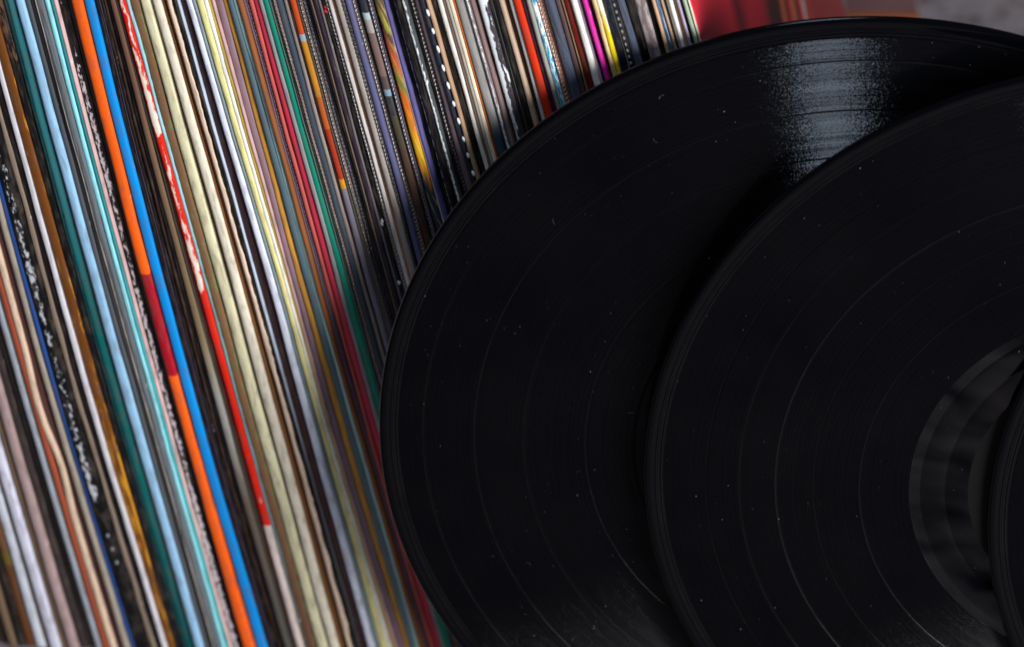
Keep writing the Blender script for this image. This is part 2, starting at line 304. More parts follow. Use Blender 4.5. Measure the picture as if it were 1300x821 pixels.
  ('crimp',[31.25,18.3,5.32,-7.16,-19.6,-33.28],[32.91,19.92,6.89,-5.66,-18.17,-31.96],(82,68,74),{}),
 ], {}),
('mauve grey sleeve left of the row of white drops', [
  ('spine',[33.14,20.14,7.1,-5.45,-17.97,-31.78],[35.31,22.27,9.15,-3.48,-16.08,-30.05],(118,102,106),{'wear_and_glint':0.4,'wc':(70,58,62),'ws':90}),
 ], {}),
('navy sleeve with a column of white drops along its right side', [
  ('spine',[35.42,22.38,9.26,-3.37,-15.98,-29.96],[37.08,24.0,10.83,-1.87,-14.54,-28.63],(42,50,68),{}),
  ('drops',[36.8,23.72,10.56,-2.13,-14.79,-28.86],[38.03,24.92,11.71,-1.02,-13.72,-27.85],(232,240,244),{'drops':[287.2,280.7,274.2,267.4,261.0,254.3,247.8,241.0,234.7,227.8,221.1]}),
 ], {}),
('tan sleeve right of the column of white drops', [
  ('spine',[37.42,24.34,11.15,-1.56,-14.25,-28.36],[38.73,25.58,12.35,-0.41,-13.11,-27.24],(190,158,130),{}),
 ], {}),
('plain black sleeve between tan and white ones', [
  ('spine',[38.84,25.68,12.45,-0.31,-13.02,-27.15],[40.99,27.72,14.4,1.57,-11.15,-25.28],(13,12,14),{}),
 ], {}),
('white sleeve right of a plain black one', [
  ('spine',[41.16,27.87,14.55,1.71,-11.01,-25.14],[43.03,29.66,16.27,3.37,-9.4,-23.56],(230,227,222),{}),
 ], {}),
('grey sleeve with a brown left edge right of the white one', [
  ('board',[43.14,29.77,16.37,3.47,-9.3,-23.47],[44.04,30.63,17.21,4.27,-8.53,-22.74],(122,102,86),{}),
  ('spine',[44.1,30.69,17.26,4.32,-8.48,-22.69],[45.27,31.83,18.36,5.37,-7.47,-21.73],(172,166,160),{}),
 ], {}),
('cream sleeve with a thin orange line on its right', [
  ('board',[45.44,31.99,18.51,5.52,-7.32,-21.59],[46.79,33.29,19.77,6.73,-6.17,-20.49],(248,234,208),{}),
  ('board',[46.85,33.34,19.82,6.78,-6.12,-20.44],[47.41,33.88,20.34,7.28,-5.64,-19.98],(196,104,42),{}),
 ], {}),
('wide light grey sleeve right of the thin orange line', [
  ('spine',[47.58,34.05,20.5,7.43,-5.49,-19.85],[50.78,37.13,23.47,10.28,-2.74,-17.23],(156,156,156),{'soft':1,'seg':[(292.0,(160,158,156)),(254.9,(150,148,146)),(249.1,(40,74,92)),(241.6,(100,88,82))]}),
 ], {}),
('pinkish sleeve with a glittering white crimp right of the wide grey one', [
  ('glint',[51.39,37.73,24.04,10.84,-2.21,-16.72],[52.91,39.19,25.45,12.19,-0.91,-15.49],(150,132,132),{'hi':1}),
  ('spine',[52.96,39.24,25.5,12.24,-0.87,-15.44],[54.42,40.65,26.86,13.54,0.39,-14.25],(142,120,120),{}),
 ], {}),
('thin dark brown sleeve left of the peeling black and white one', [
  ('board',[54.53,40.76,26.96,13.64,0.48,-14.16],[55.43,41.63,27.8,14.44,1.25,-13.42],(84,56,40),{}),
 ], {}),
('black sleeve with its print peeling white', [
  ('spine',[55.6,41.79,27.95,14.59,1.4,-13.28],[59.08,45.14,31.18,17.7,4.38,-10.44],(70,64,72),{'wear_and_glint':0.5,'wc':(226,232,236),'ws':110,'band':(0.0,0.5),'wz':[(292.4,0.8),(288.2,0.62),(272.6,0.56),(266.9,0.66),(261.2,0.6),(252.4,0.5),(237.6,0.4)]}),
 ], {}),
('flat black sleeve with a grey pinstripe right of the peeling one', [
  ('board',[59.25,45.3,31.34,17.85,4.53,-10.3],[60.09,46.12,32.12,18.6,5.25,-9.62],(16,16,18),{}),
  ('board',[60.2,46.22,32.22,18.7,5.35,-9.52],[60.54,46.55,32.54,19.0,5.63,-9.25],(96,96,98),{}),
  ('spine',[60.65,46.66,32.64,19.1,5.73,-9.16],[62.78,48.71,34.62,21.0,7.56,-7.42],(20,20,23),{}),
 ], {}),
('beige sleeve left of a chocolate brown one', [
  ('spine',[62.95,48.87,34.78,21.15,7.7,-7.28],[64.68,50.55,36.39,22.7,9.19,-5.86],(194,170,150),{}),
 ], {}),
('chocolate brown sleeve between beige and white grey ones', [
  ('spine',[64.79,50.66,36.49,22.8,9.29,-5.77],[66.36,52.17,37.95,24.2,10.64,-4.48],(72,42,22),{}),
 ], {}),
('narrow light grey sleeve left of the orange red one', [
  ('spine',[66.59,52.39,38.16,24.4,10.83,-4.3],[67.99,53.74,39.46,25.65,12.03,-3.15],(206,206,206),{}),
 ], {}),
('orange red sleeve in the right part of the row', [
  ('spine',[68.38,54.12,39.83,26.0,12.37,-2.83],[71.07,56.71,42.32,28.4,14.68,-0.64],(214,58,14),{'soft':1,'seg':[(293.0,(214,60,14)),(263.5,(196,24,18))]}),
 ], {}),
('dark purple sleeve with a magenta line right of the orange red one', [
  ('spine',[71.18,56.82,42.43,28.5,14.77,-0.54],[72.52,58.11,43.68,29.7,15.93,0.56],(58,36,58),{}),
  ('board',[72.58,58.17,43.73,29.75,15.97,0.6],[73.03,58.6,44.14,30.15,16.36,0.97],(140,42,114),{}),
 ], {}),
('plain grey sleeve left of the speckled cyan one', [
  ('spine',[73.14,58.71,44.25,30.25,16.46,1.06],[74.54,60.06,45.55,31.5,17.66,2.2],(156,158,148),{}),
 ], {}),
('cyan sleeve speckled with white', [
  ('spine',[74.71,60.22,45.7,31.65,17.8,2.34],[76.39,61.84,47.26,33.15,19.24,3.71],(38,168,214),{'wear_and_glint':0.5,'wc':(232,240,240),'ws':170,'wz':[(293.2,0.4),(289.9,0.62),(280.6,0.5),(256.3,0.5)]}),
 ], {}),
('salmon tan dotted sleeve right of the speckled cyan one', [
  ('crimp',[76.5,61.95,47.37,33.25,19.34,3.81],[78.12,63.51,48.88,34.7,20.73,5.13],(176,134,116),{}),
  ('board',[78.18,63.57,48.93,34.75,20.78,5.18],[79.41,64.75,50.07,35.85,21.84,6.18],(106,96,98),{}),
 ], {}),
('wide slate grey film wrapped sleeve right of the dotted tan one', [
  ('film',[79.58,64.92,50.23,36.0,21.98,6.32],[82.71,67.94,53.14,38.8,24.67,8.88],(82,92,112),{}),
 ], {}),
('plum brown sleeve right of the wide slate grey one', [
  ('spine',[82.93,68.15,53.35,39.0,24.86,9.07],[84.72,69.88,55.01,40.6,26.39,10.53],(94,74,76),{}),
 ], {}),
('dark red sleeve with hair thin tan lines on both sides', [
  ('board',[85.06,70.2,55.32,40.89,26.68,10.8],[85.62,70.74,55.84,41.39,27.16,11.26],(146,124,92),{}),
  ('spine',[85.84,70.96,56.05,41.59,27.35,11.44],[87.96,73.01,58.02,43.49,29.18,13.18],(116,26,20),{}),
  ('board',[88.08,73.12,58.13,43.59,29.27,13.27],[88.52,73.55,58.54,43.99,29.66,13.64],(176,140,104),{}),
 ], {}),
('pure white sleeve between dark red and magenta ones', [
  ('spine',[88.69,73.71,58.7,44.14,29.8,13.78],[90.98,75.92,60.83,46.19,31.77,15.65],(244,240,234),{}),
  ('board',[91.04,75.97,60.88,46.24,31.81,15.7],[91.88,76.78,61.66,46.98,32.53,16.38],(194,178,194),{}),
 ], {}),
('dark maroon sleeve left of the magenta one', [
  ('spine',[91.99,76.89,61.76,47.08,32.63,16.47],[93.11,77.97,62.8,48.08,33.59,17.39],(52,16,26),{}),
 ], {}),
('magenta pink sleeve in the right part of the row', [
  ('spine',[93.27,78.13,62.95,48.23,33.73,17.52],[94.95,79.75,64.51,49.73,35.17,18.89],(222,52,172),{}),
 ], {'proud': 0.5}),
('black sleeve between magenta and lemon yellow ones', [
  ('spine',[95.06,79.85,64.62,49.83,35.27,18.98],[96.12,80.88,65.6,50.77,36.18,19.85],(18,12,18),{}),
 ], {}),
('lemon yellow sleeve with a torn tan left lip', [
  ('torn',[96.23,80.98,65.71,50.87,36.27,19.94],[97.74,82.44,67.11,52.22,37.57,21.18],(222,198,154),{}),
  ('spine',[97.8,82.49,67.16,52.27,37.61,21.22],[99.36,84.0,68.61,53.67,38.96,22.5],(232,212,24),{'wear_and_glint':0.4,'wc':(238,232,210),'ws':45,'wz':[(294.3,0.62),(287.3,0.5),(281.7,0.3),(266.1,0.4)]}),
 ], {}),
('dark navy sleeve right of the lemon yellow one', [
  ('spine',[99.53,84.16,68.77,53.82,39.1,22.64],[102.54,87.07,71.57,56.51,41.69,25.1],(17,28,48),{}),
 ], {}),
('slate sleeve with a beaded plastic seam on its left', [
  ('board',[102.65,87.18,71.67,56.61,41.78,25.19],[103.16,87.66,72.14,57.06,42.21,25.61],(170,170,172),{}),
  ('beads',[103.21,87.72,72.19,57.11,42.26,25.65],[105.0,89.44,73.85,58.7,43.79,27.11],(34,34,38),{}),
  ('film',[105.05,89.49,73.9,58.75,43.84,27.16],[107.79,92.13,76.44,61.19,46.19,29.39],(88,96,116),{}),
 ], {}),
('plain black sleeve left of the textured grey mauve one', [
  ('spine',[107.9,92.24,76.54,61.29,46.28,29.48],[110.63,94.87,79.08,63.73,48.63,31.72],(12,12,15),{}),
 ], {}),
('wide grainy grey mauve sleeve near the right end', [
  ('spine',[110.8,95.03,79.24,63.88,48.77,31.85],[114.81,98.91,82.97,67.46,52.22,35.14],(132,117,118),{'wear_and_glint':0.5,'wc':(172,160,160),'ws':110}),
 ], {}),
('plain black sleeve right of the grainy grey mauve one', [
  ('spine',[114.92,99.01,83.07,67.56,52.31,35.23],[116.98,101.0,84.99,69.4,54.08,36.91],(13,12,14),{}),
 ], {}),
('tan sleeve left of the mottled blue one near the right end', [
  ('spine',[117.15,101.16,85.14,69.55,54.22,37.05],[118.43,102.4,86.33,70.7,55.32,38.1],(200,164,134),{}),
 ], {}),
('mottled blue sleeve near the right end of the row', [
  ('spine',[118.66,102.62,86.54,70.9,55.51,38.28],[119.99,103.9,87.78,72.09,56.66,39.38],(56,104,152),{'wear_and_glint':0.48,'wc':(170,190,210),'ws':70}),
 ], {}),
('tan sleeve with a black right half, right of the mottled blue one', [
  ('spine',[120.44,104.33,88.2,72.49,57.04,39.74],[121.61,105.46,89.28,73.53,58.05,40.7],(194,164,138),{}),
  ('board',[121.66,105.52,89.34,73.58,58.1,40.74],[122.44,106.27,90.06,74.28,58.77,41.38],(16,14,16),{}),
 ], {}),
('bright white sleeve fifth from the right end of the row', [
  ('board',[122.56,106.38,90.16,74.38,58.86,41.47],[123.17,106.97,90.73,74.93,59.39,41.97],(176,164,146),{}),
  ('spine',[123.28,107.07,90.84,75.03,59.48,42.06],[124.62,108.36,92.08,76.22,60.63,43.16],(238,235,232),{}),
 ], {}),
('tan brown sleeve fourth from the right end of the row', [
  ('board',[124.89,108.63,92.34,76.47,60.87,43.38],[125.78,109.49,93.16,77.26,61.63,44.11],(176,140,98),{}),
 ], {}),
('lavender sleeve with a black right side, third from the right end', [
  ('spine',[126.01,109.71,93.37,77.46,61.82,44.29],[127.18,110.83,94.46,78.51,62.83,45.25],(184,170,196),{}),
  ('board',[127.23,110.89,94.51,78.56,62.87,45.3],[128.12,111.75,95.34,79.35,63.64,46.02],(16,14,16),{}),
 ], {}),
('sage green sleeve, last but one at the right end', [
  ('spine',[128.23,111.85,95.44,79.45,63.73,46.11],[129.79,113.36,96.89,80.84,65.07,47.39],(168,184,158),{'wear_and_glint':0.4,'wc':(200,205,190),'ws':60}),
 ], {}),
('black sleeve with a white edge, rightmost, its red picture cover showing', [
  ('board',[129.85,113.41,96.94,80.89,65.12,47.43],[130.32,113.87,97.38,81.31,65.52,47.82],(18,14,14),{}),
  ('board',[130.38,113.92,97.43,81.36,65.57,47.87],[131.02,114.54,98.03,81.93,66.12,48.39],(226,222,208),{}),
 ], {'last': 1}),
]
# ---------------------------------------------------------------- helpers
def lin(c):
    o = []
    for v in c[:3]:
        v /= 255.0
        o.append(v/12.92 if v <= .04045 else ((v+.055)/1.055)**2.4)
    return (o[0], o[1], o[2], 1.0)

class MB:
    """collects verts / faces / uvs and links them as one mesh object"""
    def __init__(self):
        self.v, self.f, self.uv, self.smooth = [], [], [], True
    def grid(self, rows, uvs=None, closed=False):
        n0 = len(self.v); m = len(rows[0])
        for i, r in enumerate(rows):
            for j, p in enumerate(r):
                self.v.append(p)
                self.uv.append(uvs[i][j] if uvs else (j/(m-1), i/(len(rows)-1)))
        for i in range(len(rows)-1):
            for j in range(m if closed else m-1):
                k = (j+1) % m
                self.f.append((n0+i*m+j, n0+i*m+k, n0+(i+1)*m+k, n0+(i+1)*m+j))
    def face(self, pts):
        n0 = len(self.v)
        for p in pts:
            self.v.append(p); self.uv.append((.5, p[2]))
        self.f.append(tuple(range(n0, n0+len(pts))))
    def blob(self, c, ax, seg=8, ring=5):
        """ellipsoid at c with the three axis vectors ax"""
        rows = []
        for i in range(ring+1):
            a = math.pi*i/ring
            rows.append([tuple(c[q] + ax[0][q]*math.sin(a)*math.cos(2*math.pi*j/seg)
                               + ax[1][q]*math.sin(a)*math.sin(2*math.pi*j/seg)
                               + ax[2][q]*math.cos(a) for q in range(3)) for j in range(seg)])
        self.grid(rows, closed=True)
    def build(self, name, mat, parent=None, smooth=True):
        me = bpy.data.meshes.new(name)
        me.from_pydata(self.v, [], self.f)
        ul = me.uv_layers.new(name='UVMap')
        for lp in me.loops:
            ul.data[lp.index].uv = self.uv[lp.vertex_index]
        me.polygons.foreach_set('use_smooth', [smooth]*len(me.polygons))
        me.materials.append(mat)
        me.update()
        o = bpy.data.objects.new(name, me)
        bpy.context.scene.collection.objects.link(o)
        o.parent = parent
        return o

def empty(name, loc, rot=None):
    o = bpy.data.objects.new(name, None)
    o.empty_display_size = .02
    bpy.context.scene.collection.objects.link(o)
    o.location = loc
    if rot: o.rotation_euler = rot
    return o

def tag(o, label=None, cat=None, group=None, kind=None):
    if label: o['label'] = label
    if cat: o['category'] = cat
    if group: o['group'] = group
    if kind: o['kind'] = kind
    return o

class NT:
    """small node tree writer"""
    def __init__(self, name):
        self.m = bpy.data.materials.new(name); self.m.use_nodes = True
        self.t = self.m.node_tree; self.t.nodes.clear()
        self.out = self.n('ShaderNodeOutputMaterial')
    def n(self, typ, **kw):
        nd = self.t.nodes.new(typ)
        for k, v in kw.items(): setattr(nd, k, v)
        return nd
    def l(self, a, b): self.t.links.new(a, b)
    def put(self, sock, v):
        if hasattr(v, 'is_output'): self.l(v, sock)
        else: sock.default_value = v
    def math(self, op, a, b=0.0, c=None, clamp=False):
        nd = self.n('ShaderNodeMath', operation=op, use_clamp=clamp)
        self.put(nd.inputs[0], a); self.put(nd.inputs[1], b)
        if c is not None: self.put(nd.inputs[2], c)
        return nd.outputs[0]
    def mixc(self, f, a, b, mode='MIX'):
        nd = self.n('ShaderNodeMix', data_type='RGBA', blend_type=mode)
        self.put(nd.inputs[0], f); self.put(nd.inputs[6], a); self.put(nd.inputs[7], b)
        return nd.outputs[2]
    def ramp(self, f, stops, interp='LINEAR'):
        nd = self.n('ShaderNodeValToRGB'); cr = nd.color_ramp; cr.interpolation = interp
        while len(cr.elements) > 1: cr.elements.remove(cr.elements[-1])
        cr.elements[0].position = stops[0][0]; cr.elements[0].color = stops[0][1]
        for p, c in stops[1:]:
            e = cr.elements.new(p); e.color = c
        self.put(nd.inputs[0], f)
        return nd.outputs[0]
    def noise(self, vec, scale, detail=3.0, rough=.55, dims='3D', w=None):
        nd = self.n('ShaderNodeTexNoise', noise_dimensions=dims)
        if vec is not None: self.l(vec, nd.inputs['Vector'])
        if w is not None: self.put(nd.inputs['W'], w)
        nd.inputs['Scale'].default_value = scale
        nd.inputs['Detail'].default_value = detail
        nd.inputs['Roughness'].default_value = rough
        return nd.outputs[0]
    def comb(self, x, y, z=0.0):
        nd = self.n('ShaderNodeCombineXYZ')
        for i, q in enumerate((x, y, z)): self.put(nd.inputs[i], q)
        return nd.outputs[0]
    def sep(self, v):
        nd = self.n('ShaderNodeSeparateXYZ'); self.l(v, nd.inputs[0]); return nd.outputs
    def bump(self, h, strength, dist, normal=None):
        nd = self.n('ShaderNodeBump'); nd.inputs['Strength'].default_value = strength
        nd.inputs['Distance'].default_value = dist; self.l(h, nd.inputs['Height'])
        if normal: self.l(normal, nd.inputs['Normal'])
        return nd.outputs[0]
    def bsdf(self, color, rough=.5, spec=.5, normal=None, **kw):
        b = self.n('ShaderNodeBsdfPrincipled')
        self.put(b.inputs['Base Color'], color); self.put(b.inputs['Roughness'], rough)
        self.put(b.inputs['Specular IOR Level'], spec)
        if normal: self.l(normal, b.inputs['Normal'])
        for k, v in kw.items(): self.put(b.inputs[k.replace('_', ' ')], v)
        self.l(b.outputs[0], self.out.inputs[0])
        return b

ZR = .31
MATS = {}
ALB = .96       # printed colours as ink on card: dark inks stay deep
def alb(c):
    c = lin(c)
    return tuple(min(.86, ALB*q**1.14) for q in c[:3]) + (1.0,)

def card_mat(col, o, finish='card'):
    """printed card / film: colour bands along the spine, rubbed print, painted glints, fine streaks"""
    key = repr((col, sorted((k, v) for k, v in o.items() if k not in ('drops', 'flecks')), finish))
    if key in MATS: return MATS[key]
    t = NT('printed_card' if finish == 'card' else 'plastic_film')
    tc = t.n('ShaderNodeTexCoord'); ob = tc.outputs['Object']
    uv = t.sep(tc.outputs['UV']); u, v = uv[0], uv[1]
    rnd = t.n('ShaderNodeObjectInfo').outputs['Random']
    seedv = t.math('MULTIPLY', rnd, 37.0)
    z = t.math('DIVIDE', t.sep(ob)[2], ZR)
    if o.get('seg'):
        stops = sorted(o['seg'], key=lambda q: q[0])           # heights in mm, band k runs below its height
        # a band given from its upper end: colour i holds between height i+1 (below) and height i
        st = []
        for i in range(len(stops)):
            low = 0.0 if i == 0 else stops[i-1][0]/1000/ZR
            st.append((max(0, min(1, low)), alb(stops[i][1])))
        if finish == 'art':
            w1 = t.noise(t.comb(t.math('MULTIPLY', u, 2.0), t.math('MULTIPLY', v, 90.0)), 1.6, 3)
            zz = t.math('ADD', z, t.math('MULTIPLY', t.math('SUBTRACT', w1, .5), .05))
            zz = t.math('ADD', zz, t.math('MULTIPLY', t.math('SUBTRACT', u, .5), .022))
            base = t.ramp(zz, st, 'EASE')
            stre = t.noise(t.comb(t.math('ADD', t.math('MULTIPLY', u, 2.5), t.math('MULTIPLY', v, 170.0)), t.math('MULTIPLY', v, 60.0)), 1.5, 4)
            base = t.mixc(t.math('MULTIPLY', t.math('SUBTRACT', stre, .54, clamp=True), 4.0, clamp=True), base, alb((240, 214, 130)))
            base = t.mixc(t.math('MULTIPLY', t.math('SUBTRACT', .42, stre, clamp=True), 5.0, clamp=True), base, alb((120, 52, 28)))
        else:
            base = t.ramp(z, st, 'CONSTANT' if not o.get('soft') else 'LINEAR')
    else:
        base = alb(col)
    # slow tint drift along the spine and fine fibres
    drift = t.noise(t.comb(seedv, t.math('MULTIPLY', v, 22.0), 0.0), 1.0, 3)
    fibre = t.noise(t.comb(t.math('ADD', t.math('MULTIPLY', u, 7.0), seedv), t.math('MULTIPLY', v, 160.0)), 1.0, 4, .7)
    k = t.math('ADD', .66, t.math('ADD', t.math('MULTIPLY', drift, .42), t.math('MULTIPLY', fibre, .26)))
    dk = t.n('ShaderNodeVectorMath', operation='SCALE')
    t.put(dk.inputs[0], base if hasattr(base, 'is_output') else base[:3]); t.put(dk.inputs['Scale'], k)
    colr = dk.outputs[0]
    # handling dirt and faint stains
    dirt = t.noise(t.comb(t.math('ADD', t.math('MULTIPLY', u, 1.3), seedv), t.math('MULTIPLY', v, 75.0), 5.0), 1.4, 5, .62)
    colr = t.mixc(t.math('MULTIPLY', t.math('SUBTRACT', dirt, .47, clamp=True), 2.2, clamp=True), colr, (.10, .078, .062, 1))
    # rubbed edges and chipped print; on glint seams, painted white highlights
    wear_and_glint = o.get('wear_and_glint', .26)
    edge = t.math('POWER', t.math('ABSOLUTE', t.math('SUBTRACT', t.math('MULTIPLY', u, 2.0), 1.0)), 3.0)
    if o.get('band'):
        b0, b1 = o['band']
        mid, hw = (b0+b1)/2, (b1-b0)/2
        prof = t.math('SUBTRACT', 1.0, t.math('POWER', t.math('DIVIDE', t.math('ABSOLUTE', t.math('SUBTRACT', u, mid)), hw), 2.0))
        prof = t.math('MULTIPLY', t.math('MAXIMUM', prof, -1.4), .11)
    else:
        prof = t.math('MULTIPLY', edge, .10)
    wn_ = t.noise(t.comb(t.math('ADD', t.math('MULTIPLY', u, 1.9), seedv), t.math('MULTIPLY', v, float(o.get('ws', 120)))), 1.6, 6, .66)
    if o.get('wz'):
        wz = sorted(o['wz'], key=lambda q: q[0])
        amt = t.ramp(z, [(max(0, min(1, h/1000/ZR)), (c, c, c, 1)) for h, c in wz])
    else:
        amt = wear_and_glint
    thr = t.math('SUBTRACT', 1.0, amt)
    mask = t.math('MULTIPLY', t.math('SUBTRACT', t.math('ADD', wn_, prof), thr), 16.0, clamp=True)
    wc = o.get('wc') or tuple(min(255, int(q*.35+150)) for q in col)
    colr = t.mixc(mask, colr, alb(wc))
    h = t.math('ADD', t.math('MULTIPLY', fibre, .5), t.math('MULTIPLY', mask, -.6))
    nb = t.bump(h, .35, .0002)
    if finish == 'film':
        wr = t.noise(t.comb(t.math('ADD', t.math('MULTIPLY', u, 2.2), seedv), t.math('MULTIPLY', v, 70.0)), 1.5, 4, .6)
        nb = t.bump(wr, .6, .0012)
        t.bsdf(colr, .2, .6, nb, Coat_Weight=.5, Coat_Roughness=.08)
    else:
        t.bsdf(colr, t.math('ADD', .42, t.math('MULTIPLY', fibre, .25)), .2, nb)
    MATS[key] = t.m
    return t.m

# ---------------------------------------------------------------- the setting
def tabletop():
    m = MB(); S = 2.2
    a = [(-S, -1.1, 0), (S, -1.1, 0), (S, 3.2, 0), (-S, 3.2, 0)]
    b = [(x, y, -.04) for x, y, z in a]
    m.grid([a, b], closed=True); m.face(a); m.face(b[::-1])
    t = NT('mottled_grey_stone'); ob = t.n('ShaderNodeTexCoord').outputs['Object']
    n1 = t.noise(ob, 75.0, 4, .6); n2 = t.noise(ob, 300.0, 4, .7); n3 = t.noise(ob, 9.0, 3)
    c = t.ramp(n1, [(.32, (.10, .075, .062, 1)), (.44, (.25, .21, .215, 1)), (.56, (.36, .31, .335, 1)), (.72, (.22, .215, .19, 1))])
    c = t.mixc(t.math('MULTIPLY', n3, .5), c, (.28, .24, .255, 1))
    k = t.n('ShaderNodeVectorMath', operation='SCALE'); t.put(k.inputs[0], c)
    t.put(k.inputs['Scale'], t.math('ADD', .52, t.math('MULTIPLY', n2, .42)))
    t.bsdf(k.outputs[0], .7, .3, t.bump(n2, .5, .001))
    o = m.build('tabletop', t.m, smooth=False)
    return tag(o, kind='structure')

# ---------------------------------------------------------------- the row of record sleeves
YAW = math.radians(-4.4947)
US = (math.cos(YAW), math.sin(YAW)); NS = (math.sin(YAW), -math.cos(YAW))   # along the row / towards the front
ROW0 = (0.0, .73899)
def W3(u, w, z):
    """row coordinates in mm -> metres: u along the row, w towards the front, z up"""
    return (ROW0[0] + (US[0]*u + NS[0]*w)/1000, ROW0[1] + (US[1]*u + NS[1]*w)/1000, z/1000)

ZK = (0, 60, 120, 180, 240, 306)
def at(tab, z):
    """smooth interpolation of the six lateral positions"""
    if z <= 0: return tab[0] + (tab[1]-tab[0])*z/60
    i = 0
    while i < 4 and z > ZK[i+1]: i += 1
    h = ZK[i+1]-ZK[i]; q = (z-ZK[i])/h
    p0 = tab[i-1] if i else 2*tab[0]-tab[1]
    p1, p2 = tab[i], tab[i+1]
    p3 = tab[i+2] if i+2 < 6 else 2*tab[5]-tab[4]
    return .5*(2*p1 + (p2-p0)*q + (2*p0-5*p1+4*p2-p3)*q*q + (3*p1-p0-3*p2+p3)*q*q*q)

def wob(seed, z, scale):
    return noise.noise((seed*13.7, z/scale, seed*3.1))

def cover_mat(col):
    key = ('cover', col)
    if key not in MATS:
        t = NT('cover_card'); ob = t.n('ShaderNodeTexCoord').outputs['Object']
        f = t.noise(ob, 60.0, 4)
        t.bsdf(t.mixc(f, lin(tuple(int(c*.6) for c in col)), lin(col)), .5, .35)
        MATS[key] = t.m
    return MATS[key]

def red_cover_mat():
    t = NT('red_print_and_shade'); ob = t.n('ShaderNodeTexCoord').outputs['Object']
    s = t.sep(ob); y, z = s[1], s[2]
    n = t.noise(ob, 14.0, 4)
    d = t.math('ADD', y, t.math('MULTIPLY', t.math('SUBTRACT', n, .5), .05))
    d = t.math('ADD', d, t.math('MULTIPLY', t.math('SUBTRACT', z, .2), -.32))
    c = t.ramp(t.math('DIVIDE', d, .25), [(0, (.48, .02, .036, 1)), (.16, (.54, .021, .04, 1)), (.24, (.12, .010, .016, 1)), (.34, (.38, .017, .03, 1)), (.46, (.32, .015, .026, 1)), (.54, (.05, .016, .016, 1)), (.62, (.045, .016, .014, 1)), (.65, (.42, .10, .05, 1)), (.69, (.07, .02, .02, 1)), (.73, (.42, .02, .025, 1)), (.77, (.45, .13, .06, 1)), (.80, (.06, .02, .02, 1)), (.85, (.42, .02, .025, 1)), (.89, (.50, .38, .38, 1)), (.92, (.05, .03, .03, 1)), (.96, (.40, .03, .03, 1)), (1.0, (.2, .03, .03, 1))])  # dark dip near the front edge is a diagonal shadow painted into the red
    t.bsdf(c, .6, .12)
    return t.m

def sleeve(idx, label, strips, o):
    rng = random.Random(idx*7+3)
    u0 = (strips[0][1][0] + strips[-1][2][0])/2
    root = empty('record_sleeve', W3(u0, 0, 0))
    tag(root, label, 'record sleeve', 'record sleeves standing in the leaning row')
    rl = root.location.copy()
    lum = max(sum(q[3]) for q in strips)/3          # dark ones pushed back into shade, bright ones forward, to deepen the gaps
    proud = o.get('proud', rng.uniform(-.7, .5) if lum > 150 else rng.uniform(-1.5, .3) if lum > 90 else rng.uniform(-2.6, -.4))
    amp = o.get('wob', .28)
    seed = idx + .37
    top = 306 + rng.uniform(-1.5, 2.5)
    bend = o.get('bend', ())
    def P(u, w, z):
        p = W3(u, w, z); return (p[0]-rl.x, p[1]-rl.y, p[2]-rl.z)
    def lat(z):
        s = amp*(wob(seed, z, 70) + .5*wob(seed+50, z, 22))
        for zc, a, wd in bend: s += a*math.exp(-((z-zc)/wd)**2)
        return s
    def prd(z): return proud + .5*wob(seed+9, z, 80)
    # the jacket behind the visible edge: two boards and the hollow between, as a slim box
    m = MB(); rows = []
    L, Rr = strips[0][1], strips[-1][2]
    for i in range(9):
        z = .4 + (top-.4)*i/8; b = lat(z); l = at(L, z)+b+.12; r = at(Rr, z)+b-.12
        w = prd(z)-3.0
        rows.append([P(l, w, z), P(r, w, z), P(r, w-300, z), P(l, w-300, z)])
    m.grid(rows, closed=True); m.face(rows[0][::-1]); m.face(rows[-1])
    big = max(strips, key=lambda q: q[2][0]-q[1][0])
    jc = tuple(int(20+c*.22) for c in big[3])  # darkened: the shade between sleeves is put into the cover colour
    if o.get('last'): jc = (28, 20, 20)
    m.build('jacket', cover_mat(jc), root, smooth=False)
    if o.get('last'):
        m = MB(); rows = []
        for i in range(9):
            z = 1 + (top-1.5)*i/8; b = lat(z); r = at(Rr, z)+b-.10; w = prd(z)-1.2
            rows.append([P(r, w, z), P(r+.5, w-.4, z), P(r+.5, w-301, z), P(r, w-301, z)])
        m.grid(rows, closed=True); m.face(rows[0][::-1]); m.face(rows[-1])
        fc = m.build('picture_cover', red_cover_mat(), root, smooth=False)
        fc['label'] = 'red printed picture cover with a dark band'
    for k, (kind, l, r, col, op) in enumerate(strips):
        part(kind, l, r, col, op, root, P, lat, prd, top, seed + k*.11, rng, idx)

